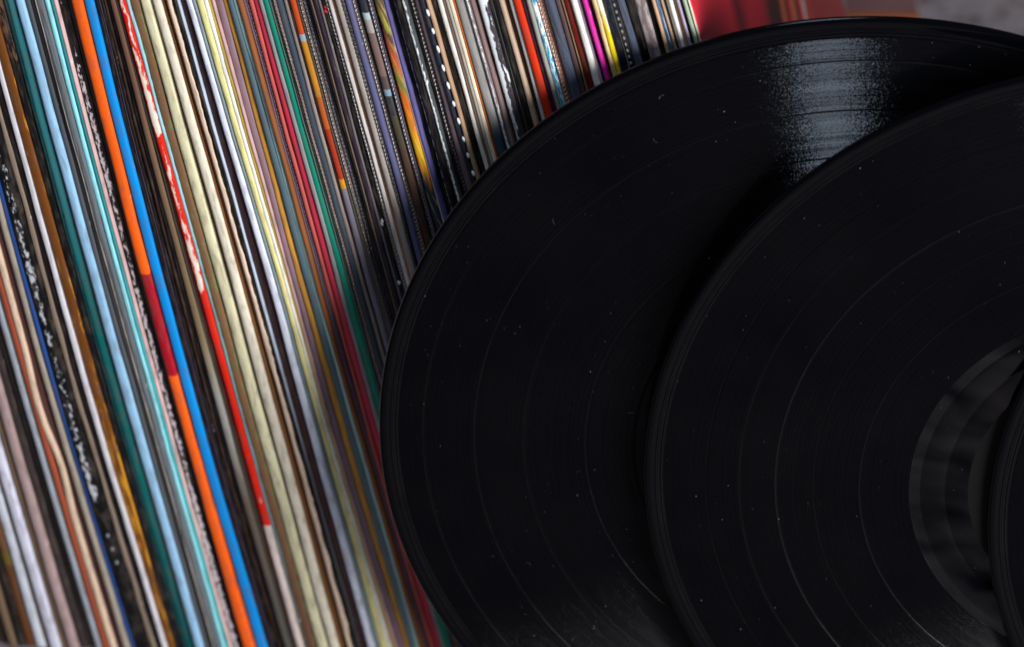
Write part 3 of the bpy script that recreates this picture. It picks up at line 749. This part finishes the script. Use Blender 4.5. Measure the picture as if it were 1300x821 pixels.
NAMES = {'spine': 'spine', 'board': 'board_or_gap_edge', 'paper': 'inner_sleeve', 'torn': 'torn_edge', 'film': 'plastic_cover',
         'crimp': 'plastic_seam', 'glint': 'plastic_seam', 'art': 'spine', 'beads': 'plastic_seam'}
def part(kind, l, r, col, op, root, P, lat, prd, top, sd, rng, idx):
    if kind in ('drops', 'dots'):
        mt = gloss_mat(col) if kind == 'drops' else card_mat(col, {})
        for h in op['drops']:
            m = MB(); uc = (at(l, h)+at(r, h))/2 + lat(h); hw = (at(r, h)-at(l, h))/2
            hv = rng.uniform(1.0, 1.5) if kind == 'drops' else 1.05
            w = prd(h) + (.25 if kind == 'drops' else .12)
            c = P(uc + rng.uniform(-.1, .1), w, h)
            k1 = .95*hw/1000
            tl = -.26*hv/1000
            m.blob(c, ((US[0]*k1, US[1]*k1, 0), (US[0]*tl, US[1]*tl, hv/1000), (NS[0]*.0004, NS[1]*.0004, 0)) if kind == 'drops' else
                      ((US[0]*k1, US[1]*k1, 0), (0, 0, hv/1000), (NS[0]*.00012, NS[1]*.00012, 0)))
            m.build('glue_drop' if kind == 'drops' else 'printed_dot', mt, root)
        return
    n = {'spine': 44, 'board': 36, 'paper': 80, 'torn': 230, 'film': 200, 'crimp': 400, 'glint': 420, 'art': 60, 'beads': 40}[kind]
    rows, uvs = [], []
    own = {'spine': .11, 'board': .12, 'paper': .45, 'torn': .12, 'film': .16, 'crimp': .08, 'glint': .12, 'art': .08, 'beads': .05}[kind]
    dp = {'spine': 0, 'board': -.15, 'paper': -.7, 'torn': .1, 'film': .15, 'crimp': .25, 'glint': .3, 'art': .1, 'beads': .1}[kind] + rng.uniform(-.25, .15)
    big = op.get('big') or op.get('hi')
    for i in range(n+1):
        z = .5 + (top-1.0-.5)*i/n
        b = lat(z)
        a = at(l, z) + b + own*wob(sd+20, z, 16); c = at(r, z) + b + own*wob(sd+31, z, 16)
        w = prd(z) + dp
        d = c-a
        if kind in ('spine', 'art'):
            pr = [(0, -7), (0, -.42), (.07, -.16), (.25, .02), (.5, .08), (.75, .02), (.93, -.16), (1, -.42), (1, -7)]
        elif kind in ('board', 'paper', 'beads'):
            pr = [(0, -7), (0, -.08), (.15, .03), (.85, .03), (1, -.08), (1, -7)]
        elif kind == 'torn':
            e = (.30 if big else .22)*(wob(sd+3, z, 9) + .7*wob(sd+5, z, 2.4) + .4*wob(sd+6, z, .9))
            q = 1 + e*(1.2 if big else .9) - .05
            pr = [(0, -7), (0, -.1), (.3, .05), (.7*q, .12), (q, -.05+.5*e), (q, -5)]
        elif kind == 'film':
            pr = [(0, -6), (0, -.2)] + [(q, .28*math.sin(math.pi*q) + .28*wob(sd+q*7, z+q*9, 12) + .16*wob(sd+q*19, z-q*14, 4)) for q in (.15, .32, .5, .68, .85)] + [(1, -.2), (1, -6)]
        elif kind == 'crimp':
            k = .32 if i % 2 else -.30
            s = .10 if i % 2 else -.04
            pr = [(0, -5), (0+max(s, 0), -.1), (.3, .18+k*.5), (.62, .05+k), (1-max(-s, 0), -.1-k*.3), (1, -5)]
        else:   # glint: ragged shiny film lip
            e = wob(sd+3, z, 7) + .8*wob(sd+5, z, 2.1)
            pr = [(0, -5), (0, -.2), (.3+.12*e, .1+.2*e), (.6+.15*e, .45+.35*e), (.85+.12*e, .1-.2*e), (1, -5)]
        rows.append([P(a+d*t, w+h, z + (.35*t if kind == 'crimp' else 0)) for t, h in pr])
        uvs.append([(t, z/1000) for t, h in pr])
    m = MB(); m.grid(rows, uvs)
    m.face(rows[-1]); m.face(rows[0][::-1])
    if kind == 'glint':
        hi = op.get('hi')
        mt = card_mat(col, {'wear_and_glint': .50 if hi else .42, 'wc': (236, 242, 246), 'ws': 260, 'band': (.3, .75)}, 'film')  # broken white glints painted into the film colour
    elif kind == 'crimp':
        mt = card_mat(col, {'wear_and_glint': .16, 'ws': 200}, 'film')
    elif kind == 'film':
        mt = card_mat(col, {'wear_and_glint': .28, 'ws': 60}, 'film')
    elif kind == 'art':
        mt = card_mat(col, op, 'art')
    else:
        mt = card_mat(col, op)
    po = m.build(NAMES[kind], mt, root, smooth=kind not in ('crimp',))
    if kind == 'beads':
        m = MB(); z = 4.0
        while z < top-4:
            uc = at(l, z)*.55+at(r, z)*.45 + lat(z); w = prd(z)+dp+.1
            m.blob(P(uc, w, z), ((US[0]*.00045, US[1]*.00045, 0), (US[0]*-.0002, US[1]*-.0002, .0008), (NS[0]*.0005, NS[1]*.0005, 0)), 6, 4)
            z += 2.3 + rng.uniform(-.15, .15)
        bo = m.build('bead_line', gloss_mat((120, 122, 128)), po)
        bo['kind'] = 'stuff'
    if op.get('flecks'):
        for h, c in op['flecks']:
            m = MB(); q = rng.uniform(.3, .75)
            uc = at(l, h)*(1-q)+at(r, h)*q + lat(h); w = prd(h)+dp+.05
            for _ in range(3):
                s = rng.uniform(.25, .6)/1000; s2 = rng.uniform(.35, 1.0)/1000
                m.blob(P(uc+rng.uniform(-.3, .3), w, h+rng.uniform(-.9, .9)), ((US[0]*s, US[1]*s, 0), (US[0]*-s*.5, US[1]*-s*.5, s2), (NS[0]*.00012, NS[1]*.00012, 0)), 6, 4)
            m.build('paint_fleck_or_glint', card_mat(c, {}), root)

def gloss_mat(col):
    key = ('gloss', col)
    if key not in MATS:
        t = NT('shiny_drop'); t.bsdf(alb(col), .25, .5); MATS[key] = t.m
    return MATS[key]

# ---------------------------------------------------------------- the vinyl records
def radial(t):
    """radius (m) and angle of the record, in its own axis system"""
    ob = t.n('ShaderNodeTexCoord').outputs['Object']; s = t.sep(ob)
    r = t.math('SQRT', t.math('ADD', t.math('MULTIPLY', s[0], s[0]), t.math('MULTIPLY', s[1], s[1])))
    return ob, r, t.math('ARCTAN2', s[1], s[0])
VINYL = (.0012, .0013, .0021, 1)
def vinyl_mats():
    # grooved: the two 45 degree walls of the groove each throw their own highlight, the lands between a little
    t = NT('grooved_vinyl'); ob, r, th = radial(t)
    ring = t.noise(None, 1.0, 3, .7, '1D', t.math('MULTIPLY', r, 2600.0))
    wide = t.noise(None, 1.0, 2, .5, '1D', t.math('MULTIPLY', r, 330.0))
    geo = t.n('ShaderNodeNewGeometry'); nm = geo.outputs['Normal']
    s = t.sep(ob)
    vt = t.n('ShaderNodeVectorTransform', vector_type='VECTOR', convert_from='OBJECT', convert_to='WORLD')
    t.l(t.comb(t.math('DIVIDE', s[0], r), t.math('DIVIDE', s[1], r)), vt.inputs[0])
    jn = t.n('ShaderNodeTexNoise'); t.l(ob, jn.inputs['Vector'])
    jn.inputs['Scale'].default_value = 2500.0; jn.inputs['Detail'].default_value = 2.0
    jit = t.n('ShaderNodeVectorMath', operation='SUBTRACT'); t.l(jn.outputs['Color'], jit.inputs[0]); jit.inputs[1].default_value = (.5, .5, .5)
    js = t.n('ShaderNodeVectorMath', operation='SCALE'); t.l(jit.outputs[0], js.inputs[0]); js.inputs['Scale'].default_value = .37
    smear = t.noise(ob, 22.0, 4, .6)
    tot = None
    def add(sh):
        nonlocal tot
        if tot is None: tot = sh
        else:
            ad = t.n('ShaderNodeAddShader'); t.l(tot, ad.inputs[0]); t.l(sh, ad.inputs[1]); tot = ad.outputs[0]
    df = t.n('ShaderNodeBsdfDiffuse'); df.inputs[0].default_value = VINYL; add(df.outputs[0])
    for sg in (1, -1):
        k = t.math('MULTIPLY', t.math('ADD', .62, t.math('MULTIPLY', ring, .75)), float(sg))
        sc_ = t.n('ShaderNodeVectorMath', operation='SCALE'); t.l(vt.outputs[0], sc_.inputs[0]); t.l(k, sc_.inputs['Scale'])
        a1 = t.n('ShaderNodeVectorMath', operation='ADD'); t.l(nm, a1.inputs[0]); t.l(sc_.outputs[0], a1.inputs[1])
        a2 = t.n('ShaderNodeVectorMath', operation='ADD'); t.l(a1.outputs[0], a2.inputs[0]); t.l(js.outputs[0], a2.inputs[1])
        nz = t.n('ShaderNodeVectorMath', operation='NORMALIZE'); t.l(a2.outputs[0], nz.inputs[0])
        g = t.n('ShaderNodeBsdfGlossy'); g.inputs['Roughness'].default_value = .11
        fr = t.n('ShaderNodeFresnel'); fr.inputs[0].default_value = 1.5; t.l(nz.outputs[0], fr.inputs['Normal'])
        amt = t.math('MULTIPLY', fr.outputs[0], t.math('MULTIPLY', t.math('ADD', .07, t.math('MULTIPLY', wide, .19)), 1.0 if sg > 0 else .14))
        amt = t.math('MULTIPLY', amt, t.math('ADD', .45, t.math('MULTIPLY', ring, 1.1)))
        # a wall seen at a slant shows less of itself (its neighbour covers the rest)
        dv = t.n('ShaderNodeVectorMath', operation='DOT_PRODUCT'); t.l(nz.outputs[0], dv.inputs[0]); t.l(geo.outputs['Incoming'], dv.inputs[1])
        vis = t.math('MAXIMUM', dv.outputs['Value'], 0.0)
        amt = t.math('MULTIPLY', amt, t.math('MULTIPLY', vis, vis))
        t.l(amt, g.inputs[0]); t.l(nz.outputs[0], g.inputs['Normal']); add(g.outputs[0])
    g = t.n('ShaderNodeBsdfGlossy'); t.put(g.inputs['Roughness'], t.math('ADD', .1, t.math('MULTIPLY', smear, .2)))
    fr = t.n('ShaderNodeFresnel'); fr.inputs[0].default_value = 1.5
    t.l(t.math('MULTIPLY', fr.outputs[0], t.math('MULTIPLY', smear, t.math('MULTIPLY', t.math('SUBTRACT', ring, .2, clamp=True), 1.1))), g.inputs[0]); add(g.outputs[0])
    t.l(tot, t.out.inputs[0])
    groove = t.m
    t = NT('smooth_vinyl'); ob, r, th = radial(t)
    ring = t.noise(None, 1.0, 2, .6, '1D', t.math('MULTIPLY', r, 900.0))
    sm = t.noise(ob, 60.0, 4, .6)
    t.bsdf(VINYL, t.math('ADD', .12, t.math('MULTIPLY', sm, .22)), t.math('MULTIPLY', t.math('SUBTRACT', ring, .34, clamp=True), t.math('ADD', .35, t.math('MULTIPLY', sm, 1.1))), t.bump(ring, .4, .0003))
    smooth = t.m
    t = NT('rim_vinyl'); ob, r, th = radial(t); rq = t.noise(None, 1.0, 2, .6, '1D', t.math('MULTIPLY', r, 1700.0)); t.bsdf(VINYL, .1, t.math('MULTIPLY', t.math('SUBTRACT', rq, .3, clamp=True), .7)); rim = t.m
    t = NT('run_out_vinyl'); ob, r, th = radial(t)
    wv = t.noise(ob, 34.0, 2, .5); fine = t.noise(ob, 160.0, 4, .65)
    s = t.sep(ob)
    wq = t.math('MULTIPLY', t.noise(ob, 30.0, 2), .02)
    ripple_sheen = t.noise(t.comb(t.math('MULTIPLY', s[0], 38.0), t.math('MULTIPLY', t.math('ADD', t.math('ADD', s[1], t.math('MULTIPLY', s[0], .35)), wq), 120.0)), .8, 1, .45)  # diagonal streaks in the specular level imitate a rippled reflection
    t.bsdf(VINYL, t.math('ADD', .06, t.math('MULTIPLY', fine, .16)), t.math('MULTIPLY', t.math('SUBTRACT', ripple_sheen, .30, clamp=True), 1.25), t.bump(wv, .55, .004))
    return groove, smooth, t.m, rim

def lathe(prof, seg):
    m = MB(); rows = []
    for r, z in prof:
        rows.append([(r/1000*math.cos(2*math.pi*j/seg), r/1000*math.sin(2*math.pi*j/seg), z/1000) for j in range(seg)])
    m.grid(rows, closed=True)
    return m

def dust_mat():
    t = NT('dust'); t.bsdf((.17, .17, .19, 1), .8, .2); return t.m

def record(label, centre, lean, yaw, gaps, wax, mats, dust, seed, lead=143.8):
    groove, smooth, runout, rim = mats
    l, w = math.radians(lean), math.radians(yaw)
    n = Vector((math.cos(l)*math.sin(w), -math.cos(l)*math.cos(w), math.sin(l)))
    x = Vector((0, 0, 1)).cross(n).normalized(); up = n.cross(x)
    c = Vector(centre)
    base = c - up*.1505
    M = Matrix((x, up, n)).transposed().to_4x4()
    root = empty('vinyl_record', base, M.to_euler())
    tag(root, label, 'vinyl record', 'black vinyl records leaning on the sleeves')
    SEG = 320
    def put(name, prof, mat, parent=root):
        o = lathe(prof, SEG).build(name, mat, parent)
        if parent is root: o.location = (0, .1505, 0)
        return o
    put('vinyl_body', [(4, -.65), (49, -.65), (146, -.65), (147.2, -.9), (149.2, -1.05), (150.2, -.7), (150.5, 0)], smooth)
    put('outer_rim', [(150.5, 0), (150.42, .35), (150.15, .72), (149.7, .95), (149.1, 1.06), (148.4, 1.03), (147.8, .88), (147.2, .72), (146.7, .66)], rim)
    pr = [(146.7, .66)]
    q = 146.7
    for d in (.5, .8, .7, .5):
        q -= d; pr += [(q+.22, .65), (q+.11, .58), (q, .65)]
    pr += [(lead, .65)]
    put('lead_in_ring', pr, smooth)
    edges = [lead] + list(gaps)
    for i, g in enumerate(edges):
        r1 = g - (.3 if i else 0)
        r0 = (gaps[i] + .3) if i < len(gaps) else wax
        put('groove_band', [(r1, .65), (r1-.35*(r1-r0), .648), (r1-.7*(r1-r0), .648), (r0, .65)], groove)
        if i < len(gaps):
            put('track_gap', [(r0, .65), (r0-.08, .57), (r0-.22, .555), (r0-.3, .59), (r0-.38, .555), (r0-.52, .57), (r0-.6, .65)], smooth)
    pr = [(wax, .65), (wax-.3, .5)]
    for rr in (wax-3.4, wax-11):
        pr += [(rr+.35, .5), (rr+.15, .40), (rr-.15, .40), (rr-.35, .5)]
    pr += [(50.5, .5)]
    put('run_out_ring', pr, runout)
    t = NT('label_paper'); ob = t.n('ShaderNodeTexCoord').outputs['Object']
    t.bsdf(t.mixc(t.noise(ob, 90.0, 4), (.004, .0035, .004, 1), (.007, .006, .006, 1)), .7, .1)
    put('centre_label', [(50.5, .5), (50, .56), (36, .57), (35.6, .5), (35.2, .57), (3.8, .57), (3.7, -.65)], t.m)
    if dust:
        rng = random.Random(seed); m = MB()
        for _ in range(dust):
            a = rng.uniform(0, 6.283); rr = math.sqrt(rng.uniform(.12, 1))*145
            s = min(.5, .058*math.exp(rng.gauss(0, .6)))/1000
            m.blob((rr/1000*math.cos(a), rr/1000*math.sin(a), .00072), ((s, 0, 0), (0, s*rng.uniform(.7, 1.5), 0), (0, 0, s*.5)), 5, 3)
        for _ in range(dust//70):          # short lint fibres
            a = rng.uniform(0, 6.283); rr = math.sqrt(rng.uniform(.12, 1))*143
            px, py, d = rr*math.cos(a), rr*math.sin(a), rng.uniform(0, 6.283)
            rows = []; th = rng.uniform(.03, .05); cv = rng.uniform(-.5, .5)
            for k in range(7):
                rows.append([((px+th*math.cos(q))/1000, (py+th*math.sin(q))/1000, (.74+th*math.sin(q*2))/1000) for q in (0, 1.57, 3.14, 4.71)])
                d += cv; px += .34*math.cos(d); py += .34*math.sin(d)
            m.grid(rows, closed=True)
        o = m.build('dust', dust_mat(), root); o['kind'] = 'stuff'; o.location = (0, .1505, 0)
    return root

# ---------------------------------------------------------------- the album lying behind
def flat_album():
    root = empty('lying_album', (.0225, 1.2795, .0))
    tag(root, 'maroon album lying flat behind the row, striped red and orange at its left', 'album')
    t = NT('maroon_print'); ob = t.n('ShaderNodeTexCoord').outputs['Object']; s = t.sep(ob)
    x, y = s[0], s[1]
    d = t.math('ADD', x, t.math('MULTIPLY', y, -.55))
    n = t.noise(ob, 26.0, 3)
    st = t.ramp(t.math('FRACT', t.math('ADD', t.math('MULTIPLY', d, 26.0), t.math('MULTIPLY', n, .5))),
                [(0, (.42, .02, .025, 1)), (.28, (.05, .018, .016, 1)), (.42, (.42, .10, .035, 1)), (.6, (.42, .02, .025, 1)), (.74, (.5, .45, .46, 1)), (.82, (.03, .03, .03, 1)), (.95, (.4, .02, .025, 1))])
    rest = t.mixc(n, (.13, .06, .062, 1), (.22, .12, .115, 1))
    line = t.math('MULTIPLY', t.math('GREATER_THAN', x, .118), t.math('LESS_THAN', x, .1245))
    c = t.mixc(t.math('GREATER_THAN', x, .118), st, rest)
    c = t.mixc(line, c, (.33, .28, .30, 1))
    fr = t.math('MULTIPLY', t.math('LESS_THAN', y, -.1535), t.math('GREATER_THAN', x, .1245))
    c = t.mixc(fr, c, (.30, .085, .03, 1))
    t.bsdf(c, .4, .5)
    m = MB(); a, b = .1572, .157
    lo = [(-a, -b, 0), (a, -b, 0), (a, b, 0), (-a, b, 0)]; hi = [(q[0], q[1], .0033) for q in lo]
    m.grid([lo, hi], closed=True); m.face(hi); m.face(lo[::-1])
    m.build('cover', t.m, root, smooth=False)
    m = MB()
    m.grid([[(a+.0001, -b+.004, .001), (a+.0006, -b+.004, .0012), (a+.0006, -b+.004, .0022), (a+.0001, -b+.004, .0024)],
            [(a+.0001, b-.004, .001), (a+.0006, b-.004, .0012), (a+.0006, b-.004, .0022), (a+.0001, b-.004, .0024)]])
    m.build('inner_sleeve', card_mat((190, 184, 176), {}), root, smooth=False)

# ---------------------------------------------------------------- build
tabletop()
for i, (label, strips, o) in enumerate(SLEEVES):
    sleeve(i, label, strips, o)
VM = vinyl_mats()
record('rearmost vinyl record, leaning on the sleeves with a pale glint near its top', (.1084, .7001, .1483), 9.86, -4.49, (136.6, 120.5, 105.1, 85.6, 70.5), 62, VM, 800, 5)
record('middle vinyl record with a grey run-out ring, in front of the rearmost one', (.1905, .6821, .1490), 7.97, -5.76, (131.0, 120.7, 109.4, 97.7, 83.5), 68.5, VM, 480, 8, lead=144.2)
record('front vinyl record, only its left rim showing at the right border', (.295, .660, .1494), 7.0, -9.0, (130.0, 112.0, 95.0, 78.0), 66, VM, 120, 11)
flat_album()
